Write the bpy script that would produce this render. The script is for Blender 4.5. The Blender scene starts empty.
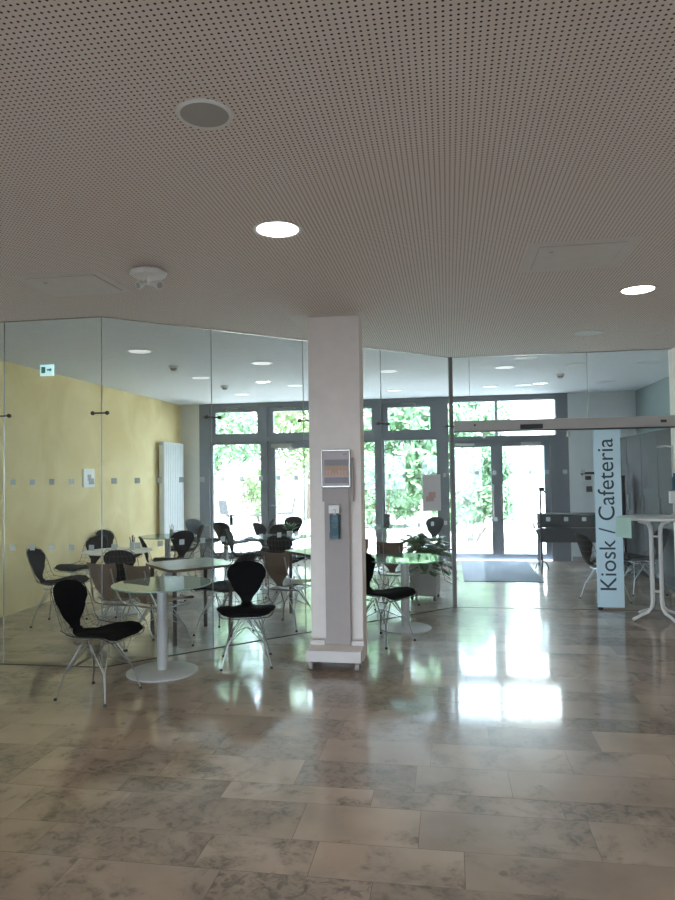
import bpy, bmesh, math, random
from mathutils import Vector, Matrix
C = bpy.context.scene.collection
S = bpy.context.scene
PI = math.pi
R = math.radians
random.seed(11)

# ------------------------------------------------------------------ camera
cam_d = bpy.data.cameras.new('camera')
cam = bpy.data.objects.new('camera', cam_d)
C.objects.link(cam)
S.camera = cam
cam_d.sensor_fit = 'HORIZONTAL'
cam_d.sensor_width = 36.0
cam_d.lens = 36.0 * 680.0 / 675.0
cam_d.clip_start = 0.05
cam_d.clip_end = 300
yaw, pitch, roll = R(9.2), R(1.95), R(0.8)
fw = Vector((-math.sin(yaw) * math.cos(pitch), math.cos(yaw) * math.cos(pitch), math.sin(pitch)))
rt = Vector((math.cos(yaw), math.sin(yaw), 0))
up = rt.cross(fw)
r2 = rt * math.cos(roll) - up * math.sin(roll)
u2 = up * math.cos(roll) + rt * math.sin(roll)
cam.matrix_world = Matrix(((r2.x, u2.x, -fw.x, 0), (r2.y, u2.y, -fw.y, 0), (r2.z, u2.z, -fw.z, 1.6), (0, 0, 0, 1)))

# ------------------------------------------------------------------ world, sun, exposure
w = bpy.data.worlds.new('world')
S.world = w
w.use_nodes = True
bg = w.node_tree.nodes['Background']
bg.inputs['Color'].default_value = (0.68, 0.83, 1.0, 1)
bg.inputs['Strength'].default_value = 15.0
sun_d = bpy.data.lights.new('sun', 'SUN')
sun_d.energy = 22.0
sun_d.angle = R(2)
sun_d.color = (1, 0.96, 0.88)
sun = bpy.data.objects.new('sun', sun_d)
C.objects.link(sun)
sun.location = (-6, -10, 30)
sun.rotation_euler = (R(38), 0, R(-28))     # from behind the building, high
for px, py, sx, sz in ((-3.98, 12.62, 1.5, 2.9), (-1.8, 12.62, 3.1, 2.9), (1.0, 12.62, 2.2, 2.9)):
    pd = bpy.data.lights.new('window_portal', 'AREA')
    pd.shape = 'RECTANGLE'
    pd.size, pd.size_y = sx, sz
    pd.cycles.is_portal = True
    po = bpy.data.objects.new('window_portal', pd)
    C.objects.link(po)
    po.location = (px, py, 1.47)
    po.rotation_euler = (R(-90), 0, 0)
pd = bpy.data.lights.new('added_opening_portal', 'AREA')  # daylight portal of the opening added behind the camera
pd.shape = 'RECTANGLE'
pd.size, pd.size_y = 5.6, 2.4
pd.cycles.is_portal = True
po = bpy.data.objects.new('added_opening_portal', pd)
C.objects.link(po)
po.location = (-1.7, -4.66, 1.2)
po.rotation_euler = (R(90), 0, 0)
vs = S.view_settings
S.display_settings.display_device = 'sRGB'
vs.view_transform = 'Standard'
vs.look = 'None'
vs.gamma = 1
vs.use_curve_mapping = False
vs.exposure = 0.18
S.cycles.transparent_max_bounces = 40
S.cycles.max_bounces = 10
S.cycles.diffuse_bounces = 5
S.cycles.glossy_bounces = 5
S.cycles.use_denoising = True
S.cycles.sample_clamp_indirect = 8
DOWNLIGHT_W = 6.5

CEIL = 2.962
WL, WR, YB, YF = -5.1, 3.25, 12.5, -4.5

# ------------------------------------------------------------------ materials
def mat(name, col, rough=0.5, metal=0.0, **kw):
    m = bpy.data.materials.new(name)
    m.use_nodes = True
    b = m.node_tree.nodes['Principled BSDF']
    b.inputs['Base Color'].default_value = (*col, 1)
    b.inputs['Roughness'].default_value = rough
    b.inputs['Metallic'].default_value = metal
    for k, v in kw.items():
        b.inputs[k.replace('_', ' ')].default_value = v
    # a little procedural variation in tone
    nt = m.node_tree
    tc = nt.nodes.new('ShaderNodeTexCoord')
    nz = nt.nodes.new('ShaderNodeTexNoise')
    nz.inputs['Scale'].default_value = 9
    nz.inputs['Detail'].default_value = 4
    nt.links.new(tc.outputs['Object'], nz.inputs['Vector'])
    mx = nt.nodes.new('ShaderNodeMix')
    mx.data_type = 'RGBA'
    mx.inputs['A'].default_value = (*[c * 0.93 for c in col], 1)
    mx.inputs['B'].default_value = (*[min(1, c * 1.06) for c in col], 1)
    nt.links.new(nz.outputs['Fac'], mx.inputs['Factor'])
    nt.links.new(mx.outputs['Result'], b.inputs['Base Color'])
    return m

def emis(name, col, strength):
    m = bpy.data.materials.new(name)
    m.use_nodes = True
    b = m.node_tree.nodes['Principled BSDF']
    b.inputs['Base Color'].default_value = (*col, 1)
    b.inputs['Emission Color'].default_value = (*col, 1)
    b.inputs['Emission Strength'].default_value = strength
    return m

class NT:
    def __init__(s, m):
        s.nt = m.node_tree
    def n(s, t, **kw):
        o = s.nt.nodes.new('ShaderNode' + t)
        for k, v in kw.items():
            setattr(o, k, v)
        return o
    def l(s, a, b):
        s.nt.links.new(a, b)
    def math(s, op, a, b=None, c=None):
        o = s.n('Math', operation=op)
        for i, v in enumerate((a, b, c)):
            if v is None:
                continue
            if isinstance(v, (int, float)):
                o.inputs[i].default_value = v
            else:
                s.l(v, o.inputs[i])
        return o.outputs[0]

def schlick(t, f0):
    g = t.n('NewGeometry')
    d = t.n('VectorMath', operation='DOT_PRODUCT')
    t.l(g.outputs['Normal'], d.inputs[0])
    t.l(g.outputs['Incoming'], d.inputs[1])
    c = t.math('ABSOLUTE', d.outputs['Value'])
    p = t.math('POWER', t.math('SUBTRACT', 1.0, c), 5.0)
    return t.math('ADD', f0, t.math('MULTIPLY', p, 1.0 - f0))

def glass(name, tint, body=None, body_fac=0.0, f0=0.04, rough=0.0):
    m = bpy.data.materials.new(name)
    m.use_nodes = True
    t = NT(m)
    t.nt.nodes.remove(t.nt.nodes['Principled BSDF'])
    out = t.nt.nodes['Material Output']
    tr = t.n('BsdfTransparent')
    tr.inputs['Color'].default_value = (*tint, 1)
    base = tr.outputs[0]
    if body:
        df = t.n('BsdfDiffuse')
        df.inputs['Color'].default_value = (*body, 1)
        tl = t.n('BsdfTranslucent')
        tl.inputs['Color'].default_value = (*body, 1)
        m0 = t.n('MixShader')
        m0.inputs[0].default_value = 0.5
        t.l(df.outputs[0], m0.inputs[1])
        t.l(tl.outputs[0], m0.inputs[2])
        m1 = t.n('MixShader')
        m1.inputs[0].default_value = body_fac
        t.l(base, m1.inputs[1])
        t.l(m0.outputs[0], m1.inputs[2])
        base = m1.outputs[0]
    gl = t.n('BsdfGlossy')
    gl.inputs['Roughness'].default_value = rough
    mx = t.n('MixShader')
    t.l(schlick(t, f0), mx.inputs[0])
    t.l(base, mx.inputs[1])
    t.l(gl.outputs[0], mx.inputs[2])
    t.l(mx.outputs[0], out.inputs['Surface'])
    return m

def floor_mat():
    m = bpy.data.materials.new('jura_limestone')
    m.use_nodes = True
    t = NT(m)
    b = t.nt.nodes['Principled BSDF']
    at = t.n('Attribute', attribute_name='tile')
    sep = t.n('SeparateColor')
    t.l(at.outputs['Color'], sep.inputs[0])
    tc = t.n('TexCoord')
    mp = t.n('VectorMath', operation='MULTIPLY_ADD')
    t.l(at.outputs['Color'], mp.inputs[0])
    mp.inputs[1].default_value = (37, 53, 71)
    t.l(tc.outputs['Object'], mp.inputs[2])
    n1 = t.n('TexNoise')
    n1.inputs['Scale'].default_value = 3.6
    n1.inputs['Detail'].default_value = 9
    n1.inputs['Roughness'].default_value = 0.66
    n1.inputs['Distortion'].default_value = 0.35
    t.l(mp.outputs[0], n1.inputs['Vector'])
    n2 = t.n('TexNoise')
    n2.inputs['Scale'].default_value = 17
    n2.inputs['Detail'].default_value = 7
    n2.inputs['Roughness'].default_value = 0.7
    n2.inputs['Distortion'].default_value = 0.7
    t.l(mp.outputs[0], n2.inputs['Vector'])
    # cloudy mottling, more of it on some tiles than on others
    thr = t.math('MULTIPLY_ADD', sep.outputs[0], 0.24, 0.30)
    a = t.n('MapRange', interpolation_type='SMOOTHSTEP')
    t.l(n1.outputs['Fac'], a.inputs['Value'])
    t.l(thr, a.inputs['From Min'])
    t.l(t.math('ADD', thr, 0.16), a.inputs['From Max'])
    bq = t.n('MapRange', interpolation_type='SMOOTHSTEP')
    bq.inputs['From Min'].default_value = 0.44
    bq.inputs['From Max'].default_value = 0.64
    t.l(n2.outputs['Fac'], bq.inputs['Value'])
    mott = t.math('MULTIPLY', a.outputs[0], t.math('MULTIPLY_ADD', bq.outputs[0], 0.62, 0.38))
    cA = t.n('Mix', data_type='RGBA')
    cA.inputs['A'].default_value = (0.46, 0.345, 0.255, 1)
    cA.inputs['B'].default_value = (0.32, 0.24, 0.18, 1)
    t.l(sep.outputs[1], cA.inputs['Factor'])
    cB = t.n('Mix', data_type='RGBA')
    t.l(mott, cB.inputs['Factor'])
    t.l(cA.outputs['Result'], cB.inputs['A'])
    cB.inputs['B'].default_value = (0.135, 0.102, 0.078, 1)
    # soft clouds and a few small dark fossils
    n3 = t.n('TexNoise')
    n3.inputs['Scale'].default_value = 2.6
    n3.inputs['Detail'].default_value = 5
    t.l(mp.outputs[0], n3.inputs['Vector'])
    cl = t.n('MapRange')
    cl.inputs['From Min'].default_value = 0.35
    cl.inputs['From Max'].default_value = 0.68
    cl.inputs['To Min'].default_value = 1.06
    cl.inputs['To Max'].default_value = 0.74
    t.l(n3.outputs['Fac'], cl.inputs['Value'])
    vo = t.n('TexVoronoi')
    vo.inputs['Scale'].default_value = 6.5
    t.l(mp.outputs[0], vo.inputs['Vector'])
    nd = t.math('MULTIPLY_ADD', n2.outputs['Fac'], 0.22, vo.outputs['Distance'])
    fo = t.n('MapRange')
    fo.inputs['From Min'].default_value = 0.20
    fo.inputs['From Max'].default_value = 0.27
    fo.inputs['To Min'].default_value = 0.55
    fo.inputs['To Max'].default_value = 1.0
    vs_ = t.n('SeparateColor')
    t.l(vo.outputs['Color'], vs_.inputs[0])
    t.l(t.math('ADD', nd, t.math('LESS_THAN', vs_.outputs[0], 0.80)), fo.inputs['Value'])
    cm = t.n('Mix', data_type='RGBA', blend_type='MULTIPLY')
    cm.inputs['Factor'].default_value = 1.0
    t.l(cB.outputs['Result'], cm.inputs['A'])
    t.l(t.math('MULTIPLY', cl.outputs[0], fo.outputs[0]), cm.inputs['B'])
    cB = cm
    # joints are darker faces carrying blue = 0 in the attribute
    cC = t.n('Mix', data_type='RGBA')
    t.l(t.math('GREATER_THAN', sep.outputs[2], 0.01), cC.inputs['Factor'])
    cC.inputs['A'].default_value = (0.12, 0.095, 0.075, 1)
    t.l(cB.outputs['Result'], cC.inputs['B'])
    t.l(cC.outputs['Result'], b.inputs['Base Color'])
    b.inputs['Roughness'].default_value = 0.36
    b.inputs['Specular IOR Level'].default_value = 0.4
    b.inputs['Coat Weight'].default_value = 0.9
    t.l(t.math('MULTIPLY_ADD', mott, 0.04, 0.075), b.inputs['Coat Roughness'])
    return m

def perforated_mat():
    m = bpy.data.materials.new('perforated_plasterboard')
    m.use_nodes = True
    t = NT(m)
    b = t.nt.nodes['Principled BSDF']
    b.inputs['Roughness'].default_value = 0.9
    tc = t.n('TexCoord')
    sp = t.n('SeparateXYZ')
    t.l(tc.outputs['Object'], sp.inputs[0])
    P = 0.0228
    def cell(o):
        f = t.math('FRACT', t.math('ADD', t.math('DIVIDE', o, P), 1000.0))
        return t.math('SUBTRACT', f, 0.5)
    x, y = cell(sp.outputs[0]), cell(sp.outputs[1])
    d = t.math('SQRT', t.math('ADD', t.math('MULTIPLY', x, x), t.math('MULTIPLY', y, y)))
    hole = t.math('LESS_THAN', d, 0.2)
    mx = t.n('Mix', data_type='RGBA')
    t.l(hole, mx.inputs['Factor'])
    mx.inputs['A'].default_value = (0.81, 0.735, 0.70, 1)
    mx.inputs['B'].default_value = (0.05, 0.045, 0.04, 1)
    t.l(mx.outputs['Result'], b.inputs['Base Color'])
    return m

def mottled(name, c1, c2, scale, rough=0.8, bump=0.0):
    m = bpy.data.materials.new(name)
    m.use_nodes = True
    t = NT(m)
    b = t.nt.nodes['Principled BSDF']
    b.inputs['Roughness'].default_value = rough
    tc = t.n('TexCoord')
    nz = t.n('TexNoise')
    nz.inputs['Scale'].default_value = scale
    nz.inputs['Detail'].default_value = 6
    nz.inputs['Roughness'].default_value = 0.6
    nz.inputs['Distortion'].default_value = 0.8
    t.l(tc.outputs['Object'], nz.inputs['Vector'])
    cr = t.n('ValToRGB')
    cr.color_ramp.elements[0].position = 0.32
    cr.color_ramp.elements[0].color = (*c1, 1)
    cr.color_ramp.elements[1].position = 0.68
    cr.color_ramp.elements[1].color = (*c2, 1)
    t.l(nz.outputs['Fac'], cr.inputs[0])
    t.l(cr.outputs[0], b.inputs['Base Color'])
    if bump:
        bp = t.n('Bump')
        bp.inputs['Strength'].default_value = bump
        t.l(nz.outputs['Fac'], bp.inputs['Height'])
        t.l(bp.outputs[0], b.inputs['Normal'])
    return m

M = dict(
    floor=floor_mat(), perf=perforated_mat(),
    plaster=mat('white_plaster', (0.86, 0.785, 0.745), 0.85),
    cafe_ceiling=mat('smooth_ceiling_paint', (0.76, 0.78, 0.82), 0.9),
    yellow=mottled('yellow_wash_plaster', (0.70, 0.545, 0.25), (0.82, 0.68, 0.37), 1.3, 0.7),
    cream=mat('cream_wall_paint', (0.70, 0.68, 0.60), 0.85),
    grey_wall=mat('pale_grey_wall_paint', (0.74, 0.76, 0.77), 0.8),
    teal_wall=mat('grey_green_wall_paint', (0.27, 0.34, 0.34), 0.45),
    hall=mat('hall_wall_paint', (0.62, 0.57, 0.52), 0.85),
    frame=mat('grey_aluminium', (0.20, 0.215, 0.24), 0.45),
    glass=glass('clear_glass', (0.965, 0.985, 0.985)),
    pane=glass('window_glass', (0.97, 0.99, 0.985)),
    table_glass=glass('green_table_glass', (0.75, 0.90, 0.86), (0.52, 0.66, 0.61), 0.55, 0.06, 0.03),
    film=glass('frosted_film', (0.75, 0.88, 0.95), (0.80, 0.90, 0.95), 0.82, 0.04, 0.1),
    joint=mat('grey_silicone', (0.30, 0.34, 0.35), 0.3),
    square=glass('frosted_square', (0.8, 0.85, 0.87), (0.72, 0.77, 0.78), 0.55, 0.04, 0.2),
    chrome=mat('chrome', (0.75, 0.76, 0.78), 0.12, 1.0),
    steel=mat('brushed_steel', (0.42, 0.40, 0.375), 0.35, 0.9),
    post_metal=mat('bronze_post_metal', (0.17, 0.15, 0.135), 0.5, 0.2),
    dark_steel=mat('dark_bronze_metal', (0.10, 0.09, 0.08), 0.4, 0.7),
    black_pad=mat('black_leather', (0.007, 0.007, 0.008), 0.8, 0, Specular_IOR_Level=0.1),
    grey_pad=mat('charcoal_leather', (0.035, 0.038, 0.044), 0.7, 0, Specular_IOR_Level=0.25),
    tan_pad=mat('brown_plywood', (0.16, 0.105, 0.07), 0.4),
    black=mat('black_plastic', (0.015, 0.015, 0.016), 0.4),
    shell_wire=mat('dull_chromed_wire', (0.10, 0.10, 0.105), 0.5, 1.0),
    wire=mat('chromed_wire', (0.48, 0.49, 0.50), 0.32, 1.0),
    black_wire=mat('black_wire', (0.02, 0.02, 0.022), 0.35),
    table_col=mat('silver_lacquer', (0.46, 0.46, 0.45), 0.4),
    table_white=mat('white_laminate', (0.70, 0.71, 0.69), 0.3),
    veneer=mat('pale_laminate', (0.52, 0.53, 0.47), 0.18),
    wood_edge=mat('brown_wood_edge', (0.13, 0.085, 0.05), 0.45),
    white=mat('white_plastic', (0.78, 0.78, 0.77), 0.4),
    white_metal=mat('white_enamel', (0.72, 0.71, 0.70), 0.35),
    board=mat('grey_board', (0.40, 0.345, 0.33), 0.55),
    stand_white=mat('light_grey_lacquer', (0.70, 0.655, 0.635), 0.45),
    spk_grille=mat('speaker_grille', (0.42, 0.41, 0.40), 0.8),
    lamp_off=mat('opal_diffuser', (0.80, 0.81, 0.82), 0.5),
    lamp=emis('lit_downlight', (1.0, 0.95, 0.86), 22.0),
    lamp_dim=emis('faint_downlight', (0.95, 0.97, 1.0), 0.55),
    exit_sign=emis('lit_exit_sign', (0.55, 0.85, 0.90), 0.75),
    exit_green=mat('exit_green', (0.05, 0.35, 0.28), 0.5),
    radiator=mat('radiator_enamel', (0.74, 0.75, 0.75), 0.35),
    header=mat('champagne_aluminium', (0.50, 0.475, 0.455), 0.5),
    letters=mat('dark_vinyl', (0.035, 0.055, 0.075), 0.5),
    paper=mat('white_paper', (0.75, 0.74, 0.74), 0.8),
    pink=mat('pink_print', (0.62, 0.42, 0.40), 0.7),
    mauve=mat('mauve_print', (0.55, 0.50, 0.51), 0.7),
    tan=mat('tan_print', (0.50, 0.36, 0.26), 0.7),
    greyprint=mat('grey_print', (0.30, 0.29, 0.32), 0.7),
    green_paper=mat('mint_paper', (0.55, 0.78, 0.70), 0.8),
    teal_liquid=mat('teal_bottle', (0.015, 0.06, 0.08), 0.4),
    pale_label=mat('pale_blue_label', (0.045, 0.11, 0.14), 0.6),
    console=mat('dark_grey_laminate', (0.085, 0.09, 0.097), 0.75, 0, Specular_IOR_Level=0.2),
    mat_rug=mottled('door_mat_pile', (0.16, 0.18, 0.22), (0.22, 0.24, 0.28), 60, 0.95),
    leaf=mottled('pot_plant_leaf', (0.03, 0.09, 0.025), (0.07, 0.17, 0.05), 30, 0.4),
    tree_leaf=mottled('tree_leaf', (0.11, 0.22, 0.11), (0.21, 0.33, 0.18), 2.5, 0.6),
    tree_leaf_b=mottled('yellow_green_leaf', (0.19, 0.28, 0.12), (0.30, 0.38, 0.20), 2.5, 0.6),
    bark=mat('bark', (0.16, 0.12, 0.09), 0.9),
    planter=mat('stone_grey_planter', (0.38, 0.37, 0.34), 0.6),
    soil=mat('soil', (0.05, 0.035, 0.025), 0.95),
    paving=mottled('pale_paving', (0.62, 0.60, 0.55), (0.75, 0.72, 0.66), 3, 0.85),
    render_white=mat('white_render', (0.82, 0.81, 0.78), 0.9),
    garden_wall=mottled('garden_stone', (0.50, 0.47, 0.42), (0.66, 0.62, 0.56), 6, 0.9, 0.3),
    far_glass=mat('dark_window', (0.16, 0.19, 0.21), 0.1),
    cup=mat('white_porcelain', (0.7, 0.72, 0.7), 0.25),
    red=mat('red_cap', (0.5, 0.05, 0.04), 0.4),
    low_bounce_ground=mat('low_bounce_ground', (0.10, 0.10, 0.10), 0.9),  # for the unseen rear ground, dark to cut sunlight bounced indoors
    plain_board=mat('plain_ceiling_board', (0.73, 0.69, 0.67), 0.9),
    poster_paper=glass('thin_poster_paper', (0.8, 0.8, 0.8), (0.74, 0.71, 0.73), 0.95, 0.01, 0.3),
    concrete=mat('concrete', (0.45, 0.44, 0.42), 0.9),
)

# ------------------------------------------------------------------ mesh builders
class MB:
    def __init__(s):
        s.v, s.f = [], []
    def add(s, vs, fs):
        o = len(s.v)
        s.v += [tuple(v) for v in vs]
        s.f += [tuple(i + o for i in f) for f in fs]
        return s
    def box(s, x0, x1, y0, y1, z0, z1):
        v = [(x, y, z) for z in (z0, z1) for y in (y0, y1) for x in (x0, x1)]
        return s.add(v, [(0, 2, 3, 1), (4, 5, 7, 6), (0, 1, 5, 4), (2, 6, 7, 3), (0, 4, 6, 2), (1, 3, 7, 5)])
    def cbox(s, c, d, mtx=None):
        v = [Vector(((i & 1) - .5, ((i >> 1) & 1) - .5, (i >> 2) - .5)) for i in range(8)]
        v = [Vector((a.x * d[0], a.y * d[1], a.z * d[2])) for a in v]
        if mtx is not None:
            v = [mtx @ a for a in v]
        v = [a + Vector(c) for a in v]
        return s.add(v, [(0, 2, 3, 1), (4, 5, 7, 6), (0, 1, 5, 4), (2, 6, 7, 3), (0, 4, 6, 2), (1, 3, 7, 5)])
    def tube(s, pts, r, n=8, closed=False, cap=True):
        pts = [Vector(p) for p in pts]
        N = len(pts)
        rings, prev = [], None
        for i, p in enumerate(pts):
            a = pts[(i - 1) % N] if (closed or i > 0) else pts[i]
            b = pts[(i + 1) % N] if (closed or i < N - 1) else pts[i]
            t = (b - a).normalized()
            if prev is None:
                h = Vector((0, 0, 1)) if abs(t.z) < .9 else Vector((1, 0, 0))
                x = t.cross(h).normalized()
            else:
                x = (prev - t * prev.dot(t))
                x = x.normalized() if x.length > 1e-6 else t.orthogonal().normalized()
            prev = x
            y = t.cross(x)
            rr = r[i] if isinstance(r, (list, tuple)) else r
            rings.append([p + (x * math.cos(2 * PI * k / n) + y * math.sin(2 * PI * k / n)) * rr for k in range(n)])
        vs = [q for g in rings for q in g]
        fs = []
        for i in range(N if closed else N - 1):
            j = (i + 1) % N
            for k in range(n):
                l = (k + 1) % n
                fs.append((i * n + k, i * n + l, j * n + l, j * n + k))
        if cap and not closed:
            fs.append(tuple(range(n))[::-1])
            fs.append(tuple((N - 1) * n + k for k in range(n)))
        return s.add(vs, fs)
    def lathe(s, prof, n=32, c=(0, 0, 0), axis='z'):
        vs, fs = [], []
        for r, z in prof:
            for k in range(n):
                a = 2 * PI * k / n
                p = (r * math.cos(a), r * math.sin(a), z)
                if axis == 'y':
                    p = (p[0], p[2], p[1])
                if axis == 'x':
                    p = (p[2], p[0], p[1])
                vs.append((p[0] + c[0], p[1] + c[1], p[2] + c[2]))
        m = len(prof)
        for i in range(m - 1):
            for k in range(n):
                l = (k + 1) % n
                fs.append((i * n + k, i * n + l, (i + 1) * n + l, (i + 1) * n + k))
        fs.append(tuple(range(n))[::-1])
        fs.append(tuple((m - 1) * n + k for k in range(n)))
        return s.add(vs, fs)
    def prism(s, out, z0, z1):
        n = len(out)
        vs = [(x, y, z0) for x, y in out] + [(x, y, z1) for x, y in out]
        fs = [tuple(range(n))[::-1], tuple(range(n, 2 * n))]
        fs += [(k, (k + 1) % n, n + (k + 1) % n, n + k) for k in range(n)]
        return s.add(vs, fs)
    def build(s, name, m, parent=None, loc=(0, 0, 0), rz=0, smooth=False, bevel=0.0):
        me = bpy.data.meshes.new(name)
        me.from_pydata(s.v, [], s.f)
        bm = bmesh.new()
        bm.from_mesh(me)
        bmesh.ops.recalc_face_normals(bm, faces=bm.faces)
        bm.to_mesh(me)
        bm.free()
        if smooth:
            for p in me.polygons:
                p.use_smooth = True
            try:
                me.set_sharp_from_angle(angle=R(40))
            except Exception:
                pass
        me.materials.append(M[m] if isinstance(m, str) else m)
        o = bpy.data.objects.new(name, me)
        C.objects.link(o)
        o.location = loc
        o.rotation_euler = (0, 0, rz)
        if parent:
            o.parent = parent
        if bevel:
            b = o.modifiers.new('bevel', 'BEVEL')
            b.width = bevel
            b.segments = 2
            b.limit_method = 'ANGLE'
        return o

def thing(name, label, cat, loc=(0, 0, 0), rz=0, group=None):
    o = bpy.data.objects.new(name, None)
    C.objects.link(o)
    o.empty_display_size = 0.1
    o.location = loc
    o.rotation_euler = (0, 0, rz)
    return tag(o, label, cat, group)

def tag(o, label, cat, group=None):
    o['label'] = label
    o['category'] = cat
    if group:
        o['group'] = group
    return o

def struct(o):
    o['kind'] = 'structure'
    return o

def senv(name):
    o = bpy.data.objects.new(name, None)
    C.objects.link(o)
    return struct(o)

def dup(root, loc, rz, label, group=None):
    r = root.copy()
    C.objects.link(r)
    r.location = loc
    r.rotation_euler = (0, 0, rz)
    r['label'] = label
    if group:
        r['group'] = group
    for ch in root.children:
        c = ch.copy()
        C.objects.link(c)
        c.parent = r
        for g in ch.children:
            d = g.copy()
            C.objects.link(d)
            d.parent = c
    return r

# ------------------------------------------------------------------ floor, ceilings, walls
def build_floor():
    vs, fs, cols = [], [], []
    rng = random.Random(5)
    hs = [0.32, 0.31, 0.22, 0.33, 0.20, 0.30, 0.26, 0.33, 0.18, 0.31]
    y, k = YF, 0
    g = 0.0013
    def quad(x0, x1, y0, y1, zs, c):
        o = len(vs)
        vs.extend([(x0, y0, zs[0]), (x1, y0, zs[1]), (x1, y1, zs[2]), (x0, y1, zs[3])])
        fs.append((o, o + 1, o + 2, o + 3))
        cols.append(c)
    quad(WL - .1, WR + .1, YF, YB, (-0.003,) * 4, (0, 0, 0, 1))
    while y < YB:
        h = min(hs[k % len(hs)], YB - y)
        k += 1
        x = WL - rng.random() * 0.7
        while x < WR:
            l = rng.choice((0.38, 0.48, 0.55, 0.62, 0.62, 0.75, 0.9))
            a, b = rng.gauss(0, .00017), rng.gauss(0, .00025)
            zs = (-a - b, a - b, a + b, -a + b)
            quad(max(x, WL - .1) + g, min(x + l, WR + .1) - g, y + g, y + h - g, zs,
                 (rng.random() ** 0.7, rng.random(), 0.2 + .8 * rng.random(), 1))
            x += l
        y += h
    me = bpy.data.meshes.new('floor')
    me.from_pydata(vs, [], fs)
    ca = me.color_attributes.new('tile', 'FLOAT_COLOR', 'CORNER')
    i = 0
    for p, c in zip(me.polygons, cols):
        for _ in p.loop_indices:
            ca.data[i].color = c
            i += 1
    me.materials.append(M['floor'])
    o = bpy.data.objects.new('floor', me)
    C.objects.link(o)
    return struct(o)
build_floor()

# glass line in plan
GP = [(-5.1, 5.36), (-3.8, 5.36), (-2.89, 5.36), (-2.165, 6.055), (-1.44, 6.755), (-0.715, 7.455), (0.03, 8.17)]
hall_out = [(WL, YF), (WR, YF), (WR, 8.2), (0.06, 8.2), (0.0, 8.17), (-2.89, 5.36), (WL, 5.36)]
struct(MB().prism(hall_out, CEIL, CEIL + .12).build('ceiling_hall', 'perf'))
cafe_out = [(WL, 5.36), (-2.89, 5.36), (0.0, 8.17), (0.06, 8.2), (WR, 8.2), (WR, YB), (WL, YB)]
struct(MB().prism(cafe_out, CEIL, CEIL + .12).build('ceiling_cafe', 'cafe_ceiling'))
struct(MB().box(WL - .4, WR + .4, YF - .4, YB + .35, CEIL + .13, CEIL + .45).build('ceiling_slab', 'concrete'))
struct(MB().box(WL - .15, WL, 5.36, YB, 0, CEIL).build('wall_left', 'yellow'))
struct(MB().box(WL - .15, WL, YF, 5.36, 0, CEIL).build('wall_hall_left', 'hall'))
struct(MB().box(WR, WR + .15, 8.32, YB, 0, CEIL).build('wall_right', 'teal_wall'))
struct(MB().box(WR, WR + .15, YF, 8.32, 0, CEIL).build('wall_hall_right', 'hall'))
m = MB().box(WL - .15, -4.5, YF - .15, YF, 0, CEIL)
m.box(1.1, WR + .15, YF - .15, YF, 0, CEIL)
m.box(-4.5, 1.1, YF - .15, YF, 2.4, CEIL)  # opening below is added so daylight reaches the column front
struct(m.build('wall_front', 'hall'))
m = MB()
for x in (-4.5, -3.12, -1.74, -.36, 1.02):
    m.box(x, x + .08, YF - .12, YF - .04, 0, 2.4)
m.box(-4.42, 1.02, YF - .12, YF - .04, 2.32, 2.4)
dh = struct(m.build('door_added_rear', 'frame'))  # unseen glazed door, added with the opening for frontal light
MB().box(-4.42, 1.02, YF - .084, YF - .076, .01, 2.32).build('pane', 'pane', dh)
struct(MB().box(-20, 20, -40, YF - .15, -.15, -.02).build('ground_low_bounce', 'low_bounce_ground'))  # unseen ground, kept dark to limit sun bounced onto the ceiling
struct(MB().box(-7, 4, YF - 3.2, YF - .16, 2.75, 2.95).build('roof_sun_blocker', 'concrete'))  # unseen slab added to keep sun out of the rear opening
struct(MB().box(2.535, WR, 8.08, 8.32, 0, CEIL).build('wall_jamb', 'plaster', bevel=.004))
struct(MB().box(WL - .15, -4.72, YB, YB + .3, 0, CEIL).build('wall_back_left', 'cream'))
struct(MB().box(2.11, WR + .15, YB, YB + .3, 0, CEIL).build('wall_back_right', 'grey_wall'))
struct(MB().box(2.13, WR, YB - .012, YB, 0, .08).build('baseboard_back', 'board'))
# the plain strip of ceiling round the column, and the column
CX0, CX1, CY0, CY1 = -1.185, -0.735, 5.78, 6.03
struct(MB().box(CX0 - .16, CX1 + .06, CY0 - .1, CY1 + .12, CEIL - .0012, CEIL).build('trim_1', 'plain_board'))
struct(MB().box(CX0, CX1, CY0, CY1, 0, CEIL).build('column', 'plaster', bevel=.006))
struct(MB().box(.06, 2.5, 8.185, 8.215, 0, .004).build('trim_2', 'dark_steel'))

# ------------------------------------------------------------------ back wall windows and doors
YG = YB + .10                                    # glass plane
def sash(root, x0, x1, z0, z1, fwid, name='sash_frame', y0=YB + .05, y1=YB + .15, pane='pane'):
    f = MB()
    f.box(x0, x1, y0, y1, z1 - fwid, z1)
    f.box(x0, x1, y0, y1, z0, z0 + fwid)
    f.box(x0, x0 + fwid, y0, y1, z0 + fwid, z1 - fwid)
    f.box(x1 - fwid, x1, y0, y1, z0 + fwid, z1 - fwid)
    fr = f.build(name, 'frame', root)
    MB().box(x0 + fwid, x1 - fwid, YG - .004, YG + .004, z0 + fwid, z1 - fwid).build('pane', 'pane', fr)
    return fr
def outer(root, x0, x1, l, r, ztr, yb=YB, zb=0.0, bot=.06, sill=True):
    f = MB()
    f.box(x0, x0 + l, yb, yb + .2, zb, CEIL)
    f.box(x1 - r, x1, yb, yb + .2, zb, CEIL)
    f.box(x0 + l, x1 - r, yb, yb + .2, CEIL - .08, CEIL)
    f.box(x0 + l, x1 - r, yb, yb + .2, ztr - .04, ztr + .04)
    if sill:
        f.box(x0 + l, x1 - r, yb, yb + .2, 0, bot)
    return f.build('frame', 'frame', root)
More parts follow.
